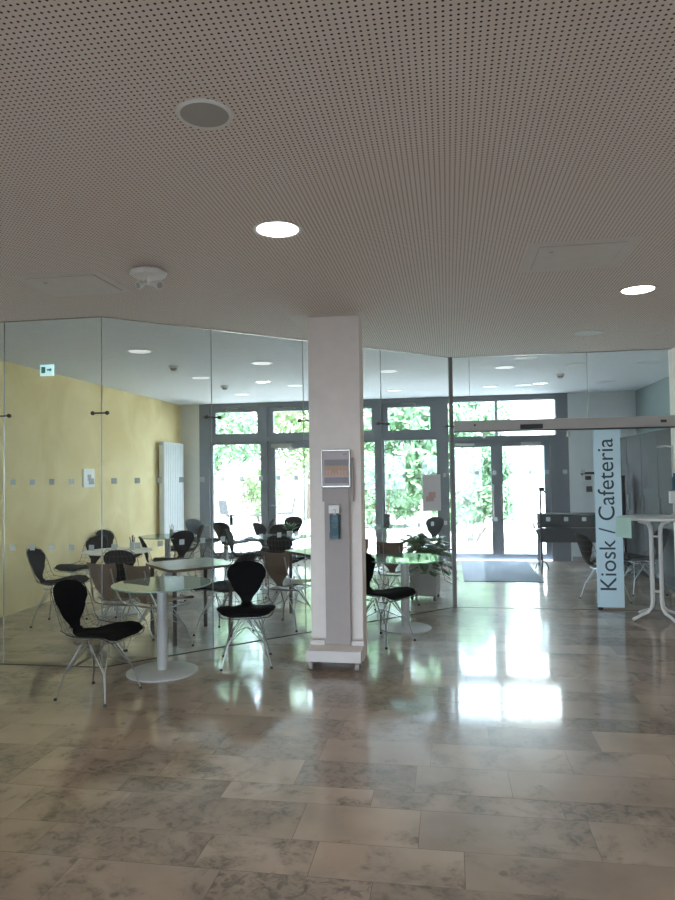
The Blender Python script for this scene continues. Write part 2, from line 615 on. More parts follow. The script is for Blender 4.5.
def opener(root, x, z, side):
    m = MB()
    m.tube([(x - .12, YB + .03, z), (x + .10, YB + .03, z + .004)], .011, 8)
    m.tube([(x + .12 * side, YB + .03, z), (x + .12 * side, YB + .01, z - .03)], .012, 8)
    m.build('opener', 'steel', root, smooth=True)
w1 = senv('window_1')
outer(w1, -4.72, -3.42, .20, .05, 2.265)
sash(w1, -4.52, -3.465, 2.27, 2.905, .11)
sash(w1, -4.52, -3.47, .06, 2.225, .05)
opener(w1, -4.05, 2.86, -1)
d1 = senv('door_1')
outer(d1, -3.42, -1.23, .045, .045, 2.265)
sash(d1, -3.375, -2.33, 2.27, 2.905, .11)
sash(d1, -2.33, -1.275, 2.27, 2.905, .11)
opener(d1, -2.95, 2.86, 1)
opener(d1, -1.75, 2.86, -1)
l1 = sash(d1, -3.375, -2.33, .02, 2.225, .14, 'door_leaf')
l2 = sash(d1, -2.32, -1.275, .02, 2.225, .06, 'door_leaf')
MB().tube([(-3.31, YB + .05, 1.0), (-3.31, YB, 1.0), (-3.2, YB, 1.0)], .012, 8).build('door_handle', 'steel', l1, smooth=True)
mcl = MB().box(-3.3, -2.9, YB + .0, YB + .05, 2.10, 2.17)
mcl.tube([(-3.2, YB + .01, 2.06), (-2.8, YB + .0, 2.07)], .014, 6)
mcl.build('door_closer', 'steel', l1)
w2 = senv('window_2')
outer(w2, -1.23, -0.07, .045, .13, 2.265)
sash(w2, -1.185, -0.20, 2.27, 2.905, .105)
sash(w2, -1.19, -0.16, .06, 2.225, .035)
opener(w2, -0.7, 2.86, 1)
d2 = senv('door_2')
f = MB()
f.box(-.07, .02, YB, YB + .2, 0, CEIL)
f.box(1.80, 2.11, YB, YB + .2, 0, 2.23)
f.box(1.90, 2.11, YB, YB + .2, 2.2301, CEIL)
f.box(.02, 1.9, YB, YB + .2, 2.86, CEIL)
f.box(.02, 1.80, YB, YB + .2, 2.14, 2.23)
f.box(.855, .895, YB, YB + .2, 2.23, 2.86)
f.build('frame', 'frame', d2)
MB().box(.02, .855, YG - .004, YG + .004, 2.23, 2.86).build('pane', 'pane', d2)
MB().box(.895, 1.9, YG - .004, YG + .004, 2.23, 2.86).build('pane', 'pane', d2)
dl = sash(d2, .03, .87, .01, 2.14, .10, 'door_leaf')
dr = sash(d2, .87, 1.80, .01, 2.14, .10, 'door_leaf')
for lf, hx in ((dl, .80), (dr, .95)):
    MB().tube([(hx, YB + .05, 1.35), (hx, YB - .02, 1.35), (hx, YB - .02, .75), (hx, YB + .05, .75)], .014, 8).build('door_handle', 'steel', lf, smooth=True)
for lf, a in ((dl, .14), (dr, 1.30)):
    MB().box(a, a + .34, YB - .02, YB + .05, 2.06, 2.11).build('door_closer', 'steel', lf)

# ------------------------------------------------------------------ glass partition
def pane(i, p, q, label, sq=True, clip=True, z0=.006, z1=CEIL - .004, sq_n=None, off=.10):
    p, q = Vector((*p, 0)), Vector((*q, 0))
    d = q - p
    L = d.length
    a = math.atan2(d.y, d.x)
    t = thing('glass_panel', label, 'glass panel', p, a, 'frameless panels of the glass partition')
    MB().box(.003, L - .003, -.006, .006, z0, z1).build('pane', 'glass', t)
    MB().box(0, L, -.009, .009, CEIL - .006, CEIL - .0005).build('ceiling_channel', 'steel', t)
    if z0 < .1:
        MB().box(0, L, -.008, .008, .0005, .006).build('floor_channel', 'dark_steel', t)
    if i != 9:
        MB().box(L - .0016, L + .0016, -.006, .006, max(z0, .007), z1 - .003).build('silicone_joint', 'joint', t)
    if sq:
        n = max(1, round(L / .2))
        st = L / n
        s0 = st / 2
        proto = None
        for z in (1.0, 1.56):
            for k in range(n):
                if proto is None:
                    proto = o = MB().box(-.024, .024, -.0075, -.0068, -.024, .024).build('marking_square', 'square', t)
                else:
                    o = proto.copy()
                    C.objects.link(o)
                    o.parent = t
                o.location = (s0 + k * st, 0, z)
    if clip:
        m = MB()
        m.tube([(L - .065, -.028, 2.135), (L + .065, -.028, 2.135)], .007, 8)
        for x in (L - .065, L + .065):
            m.lathe([(.017, -.036), (.018, -.024), (.010, -.02), (.010, -.006)], 16, (x, 0, 2.135), 'y')
        m.build('joint_clamp', 'dark_steel', t, smooth=True)
    return t
plabels = ['glass partition panel at far left beside the yellow wall', 'glass partition panel parallel to the back wall in front of yellow wall',
           'first slanting glass panel left of the white column, behind pedestal table', 'slanting glass panel just left of the white column',
           'slanting glass panel mostly hidden behind the white column', 'slanting glass panel right of the column, behind the round table']
for i in range(6):
    pane(i, GP[i], GP[i + 1], plabels[i])
post = MB().box(.028, .075, 8.17, 8.225, .0005, CEIL - .001).build('steel_post', 'post_metal', bevel=.003)
tag(post, 'slim steel post from floor to ceiling where slanting glass meets sliding door', 'post')
HZ0, HZ1 = 2.06, 2.195
pane(7, (.08, 8.2), (.27, 8.2), 'narrow glass strip above door header next to the steel post', False, False, HZ1 + .002)
pane(8, (.27, 8.2), (1.61, 8.2), 'wide glass pane above the sliding door header', False, False, HZ1 + .002)
pane(9, (1.61, 8.2), (2.533, 8.2), 'glass pane above the right end of door header', False, False, HZ1 + .002)
t = thing('glass_panel', 'narrow clear sidelight between the steel post and sliding door', 'glass panel', (.08, 8.2, 0), 0, 'frameless panels of the glass partition')
MB().box(.0, .18, -.006, .006, .006, HZ0).build('pane', 'glass', t)
# header
t = thing('door_operator', 'long beige metal sliding door header with dark sensor', 'door operator', (.08, 8.2, HZ0))
MB().box(0, 2.45, -.09, .03, .012, HZ1 - HZ0).build('housing', 'header', t, bevel=.008)
MB().box(0, 2.45, -.085, .025, 0, .012).build('track', 'dark_steel', t)
MB().box(.755, 1.01, -.105, -.091, .02, .075).build('sensor', 'black', t, bevel=.006)
MB().lathe([(.012, -.096), (.012, -.09)], 12, (.24, 0, .08), 'y').build('key_switch', 'black', t)
MB().box(2.29, 2.35, -.1, -.09, .06, .09).build('status_switch', 'dark_steel', t)
# sliding leaf
t = thing('sliding_door_leaf', 'clear glass sliding door leaf hanging below the header', 'door', (.27, 8.23, 0))
MB().box(0, 1.4, -.005, .005, .012, HZ0 - .005).build('pane', 'glass', t)
for x in (.16, 1.12):
    MB().box(x - .015, x + .015, -.016, .012, HZ0 - .07, HZ0 - .004).build('hanger', 'steel', t, bevel=.003)
for z in (1.03, 1.58):
    for k in range(7):
        MB().box(.07 + k * .2 - .024, .07 + k * .2 + .024, -.0065, -.0055, z - .024, z + .024).build('marking_square', 'square', t)
t = thing('glass_panel', 'clear fixed glass panel behind the white standing tables', 'glass panel', (1.955, 8.2, 0), 0, 'frameless panels of the glass partition')
MB().box(0, .576, -.006, .006, .006, HZ0).build('pane', 'glass', t)
# lettered strip
t = thing('kiosk_sign', 'tall frosted glass strip lettered Kiosk / Cafeteria under the door header', 'sign', (1.805, 8.195, 0))
MB().box(-.145, .145, -.006, .006, .03, HZ0 - .002).build('glass_strip', 'film', t)
MB().box(-.145, -.09, -.015, .015, .0005, .03).build('floor_fitting', 'black', t)
cu = bpy.data.curves.new('lettering', 'FONT')
cu.body = 'Kiosk / Cafeteria'
cu.size = .25
cu.extrude = .0006
cu.align_x = 'LEFT'
to = bpy.data.objects.new('lettering', cu)
C.objects.link(to)
bpy.context.view_layer.update()
dg = bpy.context.evaluated_depsgraph_get()
me = bpy.data.meshes.new_from_object(to.evaluated_get(dg))
bpy.data.objects.remove(to)
xs = [v.co.x for v in me.vertices]
ys = [v.co.y for v in me.vertices]
k = 1.73 / (max(xs) - min(xs))
for v in me.vertices:                       # reads upwards, faces the hall
    v.co = Vector((-(v.co.y) * k * 1.0 + .062, -.0072 - v.co.z, .225 + (v.co.x - min(xs)) * k))
me.materials.clear()
me.materials.append(M['letters'])
lo = bpy.data.objects.new('lettering', me)
C.objects.link(lo)
lo.parent = t
lo['label'] = 'dark letters Kiosk / Cafeteria running upwards'

# ------------------------------------------------------------------ ceiling fittings
t = thing('ceiling_speaker', 'round grey ceiling loudspeaker with white ring', 'speaker', (-.88, 2.41, CEIL))
MB().lathe([(.105, -.0005), (.107, -.006), (.102, -.010), (.091, -.008), (.091, -.0005)], 48).build('rim', 'white', t, smooth=True)
MB().lathe([(.0905, -.002), (.0905, -.006), (.06, -.0075), (.005, -.008)], 48).build('grille', 'spk_grille', t, smooth=True)

def downlight(x, y, label, lit, r=.135):
    t = thing('downlight', label, 'ceiling light', (x, y, CEIL), 0, 'round recessed downlights')
    MB().lathe([(r, -.0005), (r + .002, -.005), (r - .012, -.008), (r - .02, -.004), (r - .02, -.0005)], 40).build('trim_ring', 'white', t, smooth=True)
    MB().lathe([(r - .021, -.001), (r - .021, -.004), (.004, -.0055)], 40).build('diffuser', 'lamp' if lit else ('lamp_dim' if lit is None else 'lamp_off'), t, smooth=True)
    if lit:
        ld = bpy.data.lights.new('downlight_lamp', 'AREA')
        ld.shape = 'DISK'
        ld.size = .15
        ld.energy = DOWNLIGHT_W
        ld.color = (1, .90, .79)
        ld.spread = R(150)
        lo = bpy.data.objects.new('downlight_lamp', ld)
        C.objects.link(lo)
        lo.location = (0, 0, -.02)
        lo.parent = t
downlight(-.91, 3.64, 'bright lit downlight in the perforated ceiling near the middle', True)
downlight(1.45, 5.42, 'lit downlight at right between access panel and glass door', True)
downlight(1.41, 7.05, 'unlit downlight in the perforated ceiling near sliding door', False)
downlight(.96, 8.45, 'unlit downlight just behind the glass above the door', False)
DARK = ('unlit downlight near the right wall by the glass', 'unlit downlight in front of the vestibule smoke detector', 'unlit downlight at the back near right wall')
for x, y, l in ((-3.3, 6.95, 'unlit downlight over the yellow wall side nearest the glass'), (-2.23, 8.05, 'unlit downlight in cafe ceiling left of the column'),
                (-3.39, 9.05, 'unlit downlight beyond two smoke detectors on yellow wall side'), (-2.3, 10.2, 'unlit downlight in cafe ceiling nearest the left of column, further back'),
                (-3.43, 11.1, 'farthest unlit downlight on the yellow wall side'), (-.77, 9.1, 'unlit downlight just right of the column top'),
                (-.85, 11.25, 'farthest unlit downlight right of the column'), (.76, 9.15, 'unlit downlight above the door mat'),
                (2.57, 9.2, 'unlit downlight near the right wall by the glass'), (1.67, 9.14, 'unlit downlight in front of the vestibule smoke detector'),
                (.69, 11.15, 'unlit downlight above left leaf of entrance door'), (1.21, 11.13, 'unlit downlight above right leaf of entrance door'),
                (2.47, 11.13, 'unlit downlight at the back near right wall')):
    downlight(x, y, l.replace('unlit', 'faintly glowing') if l not in DARK else l, None if l not in DARK else False)
for x, y in ((1.45, 1.2), (-3.3, 1.2), (-.9, -.8), (1.45, -2.6), (-3.3, -2.6)):
    downlight(x, y, 'lit downlight overhead in the hall behind the viewer', True)

def smoke(x, y, label):
    t = thing('smoke_detector', label, 'smoke detector', (x, y, CEIL), 0, 'small ceiling detectors in the cafe')
    MB().lathe([(.055, -.0005), (.055, -.022), (.05, -.028)], 24).build('base', 'white', t, smooth=True)
    MB().lathe([(.042, -.028), (.042, -.04), (.03, -.055), (.012, -.06)], 24).build('chamber', 'board', t, smooth=True)
smoke(-3.35, 8.0, 'white smoke detector in the cafe ceiling nearest the yellow wall')
smoke(-3.36, 10.0, 'smoke detector deeper in cafe ceiling, beyond the nearer one')
smoke(1.6, 10.0, 'smoke detector above the entrance vestibule')
# wireless box with spot heads
t = thing('emergency_light', 'white flat ceiling unit with two small spot heads', 'emergency light', (-1.93, 4.2, CEIL), R(10))
MB().lathe([(.085, -.0005), (.12, -.012), (.128, -.026), (.108, -.045), (.05, -.05)], 8).build('housing', 'white', t, bevel=.004)
m = MB().tube([(0, 0, -.045), (0, 0, -.095)], .012, 8)
m.tube([(-.035, -.01, -.095), (.045, .01, -.095)], .010, 8)
m.build('bracket', 'white', t, smooth=True)
for x, dx in ((-.045, -.03), (.055, .05)):
    hd = MB().tube([(x - dx * .4, .01, -.09), (x + dx * .5, -.03, -.112)], [.016, .027], 16).build('spot_head', 'white', t, smooth=True)
    MB().tube([(x + dx * .5, -.0302, -.1121), (x + dx * .56, -.0325, -.1134)], .021, 16).build('lens', 'spk_grille', hd)
def hatch(x, y, w_, d_, label):
    t = thing('access_hatch', label, 'access panel', (x, y, CEIL), 0, 'ceiling access panels')
    MB().box(-w_ / 2 - .07, w_ / 2 + .07, -d_ / 2 - .07, d_ / 2 + .07, -.003, -.0005).build('surround', 'plain_board', t)
    MB().box(-w_ / 2, w_ / 2, -d_ / 2, d_ / 2, -.0075, -.0035).build('flap', 'plain_board', t)
    m = MB()
    for s in (-1, 1):
        m.box(-w_ / 2 - .004, w_ / 2 + .004, s * d_ / 2 - .004, s * d_ / 2 + .004, -.0045, -.0032)
        m.box(s * w_ / 2 - .004, s * w_ / 2 + .004, -d_ / 2, d_ / 2, -.0045, -.0032)
    m.build('joint', 'board', t)
    MB().lathe([(.014, -.007), (.014, -.0095)], 12, (-w_ / 2 + .08, -d_ / 2 + .1, 0)).build('lock', 'steel', t)
hatch(-2.58, 4.42, .5, .4, 'square plaster access panel in ceiling at left near the emergency light')
hatch(.83, 4.48, .5, .46, 'square plaster access panel in ceiling at right of the lit downlight')

# ------------------------------------------------------------------ left wall fittings
t = thing('exit_sign', 'small illuminated exit sign hanging at the top of yellow wall', 'exit sign', (-4.78, 7.55, 2.83))
MB().box(-.085, .085, -.012, .012, 0, .14).build('panel', 'exit_sign', t)
m = MB().box(-.07, -.015, -.0135, -.0122, .03, .11)
m.add([(.005, -.013, .06), (.045, -.013, .06), (.045, -.013, .08), (.005, -.013, .08)], [(0, 1, 2, 3)])
m.add([(.04, -.013, .04), (.072, -.013, .07), (.04, -.013, .1)], [(0, 1, 2)])
m.build('pictogram', 'exit_green', t)
MB().box(-.085, .085, -.016, .016, .14, .149).build('lamp_housing', 'white', t)
t = thing('wall_control', 'white square control plate on the yellow wall', 'wall plate', (WL + .001, 9.06, 1.58))
MB().box(0, .022, -.15, .15, -.13, .13).build('plate', 'white', t, bevel=.004)
MB().box(.0222, .028, -.045, .045, -.04, .05).build('display', 'board', t)
t = thing('radiator', 'tall white vertical panel radiator on the yellow wall by window', 'radiator', (WL + .008, 11.85, .52))
MB().box(.035, .13, -.45, .45, 0, 1.68).build('panel', 'radiator', t, bevel=.01)
m = MB()
for k in range(11):
    y = -.40 + k * .08
    m.box(.1305, .138, y - .026, y + .026, .03, 1.65)
m.build('ribs', 'radiator', t, bevel=.003)
m = MB()
for z in (.2, 1.45):
    for y in (-.3, .3):
        m.box(-.002, .035, y - .02, y + .02, z, z + .05)
m.build('wall_bracket', 'white', t)
MB().tube([(.08, -.52, 1.64), (.08, -.45, 1.64)], .018, 10).build('valve', 'steel', t, smooth=True)

# ------------------------------------------------------------------ chairs
def lerp(tab, t):
    for (a, va), (b, vb) in zip(tab, tab[1:]):
        if t <= b:
            k = (t - a) / (b - a) if b > a else 0
            k = k * k * (3 - 2 * k) * .5 + k * .5
            return va + (vb - va) * k
    return tab[-1][1]
PY = [(0, .235), (.08, .222), (.3, .08), (.5, -.09), (.62, -.19), (.72, -.243), (.85, -.285), (1, -.335)]
PZ = [(0, .418), (.08, .445), (.3, .432), (.5, .418), (.62, .440), (.72, .525), (.85, .675), (1, .825)]
HW = [(0, .18), (.08, .225), (.3, .25), (.5, .23), (.62, .20), (.72, .19), (.85, .195), (.93, .18), (1, .11)]
LF = [(0, .02), (.3, .045), (.55, .06), (.72, .06), (.9, .045), (1, .02)]
def shell(u, t, off=0.0):
    e = .01
    a, b = max(0, t - e), min(1, t + e)
    ty, tz = lerp(PY, b) - lerp(PY, a), lerp(PZ, b) - lerp(PZ, a)
    l = math.hypot(ty, tz)
    ny, nz = tz / l, -ty / l
    hw = lerp(HW, t)
    h = lerp(LF, t) * u * u + off
    return Vector((u * hw, lerp(PY, t) + ny * h, lerp(PZ, t) + nz * h))
def pad(tab, t0, t1, th, nt=16, nu=10, under=.004):
    m = MB()
    top, bot = [], []
    for i in range(nt + 1):
        t = t0 + (t1 - t0) * i / nt
        wd = lerp(tab, t)
        hw = lerp(HW, t)
        for j in range(nu + 1):
            s = -1 + 2 * j / nu
            u = s * wd / hw
            edge = (1 - abs(s) ** 3) * min(1, 3 * min(i, nt - i) / nt + .25)
            top.append(shell(u, t, under + th * (.35 + .65 * edge)))
            bot.append(shell(u, t, under))
    n = len(top)
    W = nu + 1
    fs = []
    for i in range(nt):
        for j in range(nu):
            a = i * W + j
            fs.append((a, a + 1, a + W + 1, a + W))
            fs.append((n + a, n + a + W, n + a + W + 1, n + a + 1))
    ring = [j for j in range(W)] + [i * W + nu for i in range(1, nt + 1)] + [nt * W + j for j in range(nu - 1, -1, -1)] + [i * W for i in range(nt - 1, 0, -1)]
    for a, b in zip(ring, ring[1:] + ring[:1]):
        fs.append((a, n + a, n + b, b))
    return m.add(top + bot, fs)
SEAT_W = [(.03, .12), (.06, .18), (.12, .225), (.25, .245), (.38, .22), (.5, .14), (.6, .065), (.66, .04)]
BACK_W = [(.66, .04), (.72, .07), (.79, .13), (.855, .17), (.905, .172), (.95, .14), (.975, .09), (.99, .03)]
BACK_T = [(.60, .03), (.66, .04), (.72, .08), (.78, .125), (.88, .155), (.95, .165), (.965, .160)]
SEAT_T = [(.03, .18), (.08, .205), (.25, .205), (.42, .185), (.56, .165), (.6, .14)]
def make_chair(name, label, kind):
    t = thing(name, label, 'chair', (0, 0, 0))
    wire = 'black_wire' if kind == 'dark' else 'wire'
    pm = dict(black='black_pad', dark='grey_pad', tan='tan_pad')[kind]
    m = MB()
    if kind != 'tan':
        for j in range(9):
            u = -1 + .25 * j
            m.tube([shell(u, .01 + .98 * i / 14) for i in range(15)], .0016, 4)
        for i in range(1, 15):
            tt = .01 + .98 * i / 15
            m.tube([shell(-1 + .25 * j, tt) for j in range(9)], .0016, 4)
        rim = [shell(-1, .01 + .98 * i / 18) for i in range(19)] + [shell(-1 + .25 * j, .99) for j in range(1, 9)] + \
              [shell(1, .99 - .98 * i / 18) for i in range(1, 19)] + [shell(1 - .25 * j, .01) for j in range(1, 8)]
        m.tube(rim, .0028, 5, True)
    else:
        for s in (-1, 1):
            m.tube([(s * .17, .19, .405), (s * .17, -.12, .400), (s * .16, -.2, .44), (s * .13, -.262, .6), (s * .12, -.30, .76)], .0075, 6)
        m.tube([(-.17, .19, .405), (.17, .19, .405)], .0075, 6)
        m.tube([(-.17, -.12, .40), (.17, -.12, .40)], .0075, 6)
    m.build('wire_shell' if kind != 'tan' else 'tube_frame', 'shell_wire' if kind == 'black' else wire, t, smooth=True)
    pad(SEAT_W if kind != 'tan' else SEAT_T, .03, .66 if kind != 'tan' else .60, .042 if kind != 'tan' else .012).build('seat_pad' if kind != 'tan' else 'seat', pm, t, smooth=True)
    pad(BACK_W if kind != 'tan' else BACK_T, .662 if kind != 'tan' else .602, .99 if kind != 'tan' else .965, .024 if kind != 'tan' else .011).build('back_pad' if kind != 'tan' else 'backrest', pm, t, smooth=True)
    m = MB()
    hx, hy, hz = .125, .115, .392
    m.tube([(-hx, -hy, hz), (hx, -hy, hz), (hx, hy, hz), (-hx, hy, hz)], .005, 6, True)
    for s in (-1, 1):
        m.tube([(s * hx, -hy, hz), (s * hx, -hy, .414)], .005, 6)
        m.tube([(s * hx, hy, hz), (s * hx, hy, .432)], .005, 6)
        # crossing struts between the legs
        m.tube([(s * .15, -.165, .20), (0, -.01, .30), (-s * .15, .165, .20)], .0035, 5)
        m.tube([(s * .155, -.17, .19), (s * .10, 0, .385), (s * .155, .17, .19)], .0035, 5)
        m.tube([(-.155, s * .17, .19), (0, s * .10, .385), (.155, s * .17, .19)], .0035, 5)
    m.build('base_struts', wire, t, smooth=True)
    for sx in (-1, 1):
        for sy in (-1, 1):
            ft = Vector((sx * .205, sy * .215, .014))
            l = MB()
            l.tube([(sx * hx, sy * hy * .2, hz), (sx * .155, sy * .165, .2), ft], .0045, 6)
            l.tube([(sx * hx * .2, sy * hy, hz), (sx * .15, sy * .17, .2), ft], .0045, 6)
            lo = l.build('leg', wire, t, smooth=True)
            MB().lathe([(.012, .0005), (.013, .008), (.007, .02)], 10, (ft.x, ft.y, 0)).build('foot', 'black', lo, smooth=True)
    return t
CH = {}
def chair(kind, x, y, a, label):
    g = dict(black='black padded wire chairs', dark='dark grey padded wire chairs', tan='brown wooden chairs')[kind]
    nm = dict(black='wire_chair', dark='wire_chair', tan='wooden_chair')[kind]
    if kind not in CH:
        o = make_chair(nm, label, kind)
        o.location = (x, y, 0)
        o.rotation_euler = (0, 0, R(a))
        o['group'] = g
        CH[kind] = o
        return o
    return dup(CH[kind], (x, y, 0), R(a), label, g)
chair('black', -2.56, 4.70, -100, 'black padded wire chair nearest the viewer, left of the pedestal table')
chair('black', -4.22, 6.9, -84, 'black padded wire chair standing alone before the yellow wall')
chair('black', -1.72, 5.64, 196, 'black padded wire chair left of white column in front of the glass')
chair('black', -2.26, 6.64, 72, 'black wire chair behind the glass, tucked at the wood-edged square table')
chair('tan', -3.1, 6.12, -12, 'brown wooden chair behind the glass, left of its twin at the square table')
chair('tan', -2.66, 6.0, -22, 'brown wooden chair directly behind the round pedestal table')
chair('tan', -1.68, 7.04, -16, 'brown wooden chair just left of the white column')
chair('black', -4.62, 8.05, 165, 'black wire chair at far side of white round table by yellow wall')
chair('black', -4.7, 9.2, -105, 'black wire chair turned sideways against the yellow wall')
chair('black', -3.5, 7.05, 8, 'black wire chair seen from behind at the white round table')
chair('black', -3.62, 8.35, -60, 'black wire chair whose seat shows right of the white round table')
chair('black', -3.69, 8.82, 178, 'black wire chair facing the viewer behind the square table')
chair('dark', -4.25, 11.4, -120, 'dark grey wire chair in the corner below the radiator')
chair('black', -4.08, 10.05, 115, 'black wire chair in profile near left window frame')
chair('dark', -3.62, 11.05, -20, 'dark grey wire chair before the left window, half hidden')
chair('black', -2.82, 9.35, -84, 'black wire chair in profile facing right before the left window')
chair('dark', -3.33, 11.55, 96, 'dark grey wire chair facing left right at the window glass')
chair('dark', -2.85, 10.85, -40, 'dark grey wire chair partly hidden beside the window mullion')
chair('black', -2.55, 10.02, 184, 'black wire chair on far side of glass table with plant')
chair('black', -2.13, 8.76, -4, 'black wire chair with back to viewer at the glass table with plant')
chair('black', -2.8, 11.85, 178, 'black wire chair at the terrace door, farthest back')
chair('black', -.635, 6.5, -126, 'black wire chair half hidden by right side of the white column')
chair('tan', -.62, 8.1, -12, 'brown wooden chair behind round glass table, beside the potted plant')
chair('tan', -1.08, 8.45, -8, 'brown wooden chair peeking out at the right edge of column')
chair('dark', -.36, 11.6, 152, 'dark grey wire chair behind the potted plant at the window')
chair('black', 1.86, 8.75, -72, 'black wire chair seen from the side left of Kiosk sign')
chair('black', 2.45, 9.35, 100, 'black wire chair behind glass below the standing table')

# ------------------------------------------------------------------ tables
def rounded_rect(wd, d, r, n=6):
    out = []
    for cx, cy, a0 in ((wd / 2 - r, d / 2 - r, 0), (-wd / 2 + r, d / 2 - r, 90), (-wd / 2 + r, -d / 2 + r, 180), (wd / 2 - r, -d / 2 + r, 270)):
        for k in range(n + 1):
            a = R(a0 + 90 * k / n)
            out.append((cx + r * math.cos(a), cy + r * math.sin(a)))
    return out
def round_table(x, y, label, r=.42, top='table_glass', h=.72, br=.28, name='round_table'):
    t = thing(name, label, 'table', (x, y, 0), 0, 'round pedestal tables')
    MB().lathe([(r - .003, h - .012), (r, h - .009), (r, h - .002), (r - .003, h)], 56).build('tabletop', top, t)
    m = MB().lathe([(.042, .02), (.042, h - .03)], 24)
    m.lathe([(.12, h - .024), (.12, h - .0125)], 24)
    m.build('column', 'table_col', t, smooth=True)
    MB().lathe([(br, .0005), (br, .010), (br - .02, .018), (.05, .026)], 48).build('base_plate', 'table_col', t, smooth=True)
    return t
def square_table(x, y, rz, s, label, h=.72):
    t = thing('square_table', label, 'table', (x, y, 0), R(rz), 'square tables with brown edges')
    MB().prism(rounded_rect(s - .03, s - .03, .07), h - .02, h).build('tabletop', 'veneer', t)
    m = MB()
    o, i_ = rounded_rect(s, s, .085), rounded_rect(s - .03, s - .03, .07)
    n = len(o)
    vs = [(*p, h - .025) for p in o] + [(*p, h - .001) for p in o] + [(*p, h - .001) for p in i_] + [(*p, h - .025) for p in i_]
    fs = []
    for a in range(n):
        b = (a + 1) % n
        for k in range(4):
            l = (k + 1) % 4
            fs.append((k * n + a, k * n + b, l * n + b, l * n + a))
    m.add(vs, fs).build('edge_band', 'wood_edge', t)
    q = s / 2 - .07
    for sx in (-1, 1):
        for sy in (-1, 1):
            MB().tube([(sx * q, sy * q, .0005), (sx * q, sy * q, h - .026)], .02, 12).build('leg', 'dark_steel', t, smooth=True)
    return t
round_table(-2.33, 5.30, 'round glass-topped pedestal table standing in front of the glass', .40, br=.285)
round_table(-.46, 7.05, 'round glass pedestal table at right of the white column', .425, br=.265)
square_table(-2.56, 6.52, 45, .72, 'square brown-edged table behind the round pedestal table')
square_table(-1.40, 7.68, 45, .72, 'square brown-edged table cut off by left side of the column')
round_table(-3.87, 7.55, 'white round table close to the yellow wall', .40, 'table_white')
round_table(-4.05, 9.42, 'round glass table in front of the white radiator', .42)
round_table(-2.32, 9.40, 'round glass table holding a small green plant', .42)
round_table(-3.95, 11.75, 'round glass table before the left window frame', .40)
round_table(-1.05, 11.2, 'round glass table near the window right of the column', .42)

# things on the tables
def pen_pot(x, y, label, m1='cup', col='black', h=.72):
    t = thing('table_vase', label, 'vase', (x, y, h + .001), 0, 'small vases on the tables')
    MB().lathe([(.028, 0), (.032, .01), (.03, .09), (.024, .09), (.024, .012)], 20).build('pot', m1, t, smooth=True)
    m = MB()
    for k in range(4):
        a = k * 1.7
        m.tube([(0.008 * math.cos(a), .008 * math.sin(a), .02), (.03 * math.cos(a), .03 * math.sin(a), .15 + .02 * (k % 2))], .005, 5)
    m.build('sticks', col, t)
pen_pot(-3.75, 7.68, 'white pot with dark sticks on the white round table')
pen_pot(-4.0, 9.45, 'grey vase with thin sticks on the glass table by the radiator', 'planter', 'planter')
t = thing('spice_bottle', 'dark bottle with red cap on glass table by left window', 'bottle', (-3.8, 11.6, .721))
MB().lathe([(.03, 0), (.032, .01), (.03, .11), (.018, .13), (.018, .15)], 16).build('body', 'black', t, smooth=True)
MB().lathe([(.02, .151), (.02, .18), (.015, .185)], 16).build('cap', 'red', t, smooth=True)
t = thing('menu_holder', 'slim dark menu holder standing on glass table right of column', 'menu holder', (-1.0, 11.15, .721))
MB().box(-.06, .06, -.03, .03, 0, .012).build('foot', 'black', t)
MB().box(-.05, .05, -.004, .004, .012, .2).build('card', 'console', t)

def leaf(m, base, d, up_, L, W_):
    d = d.normalized()
    s = d.cross(up_)
    s = s.normalized() if s.length > 1e-4 else Vector((1, 0, 0))
    n = s.cross(d)
    pts = [base, base + d * L * .25 + s * W_ * .5 - n * L * .02, base + d * L * .55 + s * W_ * .42 - n * L * .05, base + d * L - n * L * .18,
           base + d * L * .55 - s * W_ * .42 - n * L * .05, base + d * L * .25 - s * W_ * .5 - n * L * .02, base + d * L * .28 + n * L * .03, base + d * L * .6 + n * L * .0]
    m.add(pts, [(0, 1, 6), (1, 2, 7, 6), (2, 3, 7), (0, 6, 5), (6, 7, 4, 5), (7, 3, 4)])
def rv(rng):
    while True:
        v = Vector((rng.uniform(-1, 1), rng.uniform(-1, 1), rng.uniform(-1, 1)))
        if .05 < v.length < 1:
            return v
t = thing('small_potted_plant', 'small green plant in a pot on the glass table left of column', 'plant', (-2.22, 9.40, .721))
MB().lathe([(.035, 0), (.045, .07), (.04, .07), (.036, .06)], 20).build('pot', 'cup', t, smooth=True)
m = MB()
rng = random.Random(3)
for k in range(16):
    a = k * 2.4
    d = Vector((math.cos(a), math.sin(a), rng.uniform(.5, 1.6)))
    leaf(m, Vector((0, 0, .06)) + d * .03, d, Vector((0, 0, 1)), rng.uniform(.09, .16), .045)
m.build('foliage', 'leaf', t)

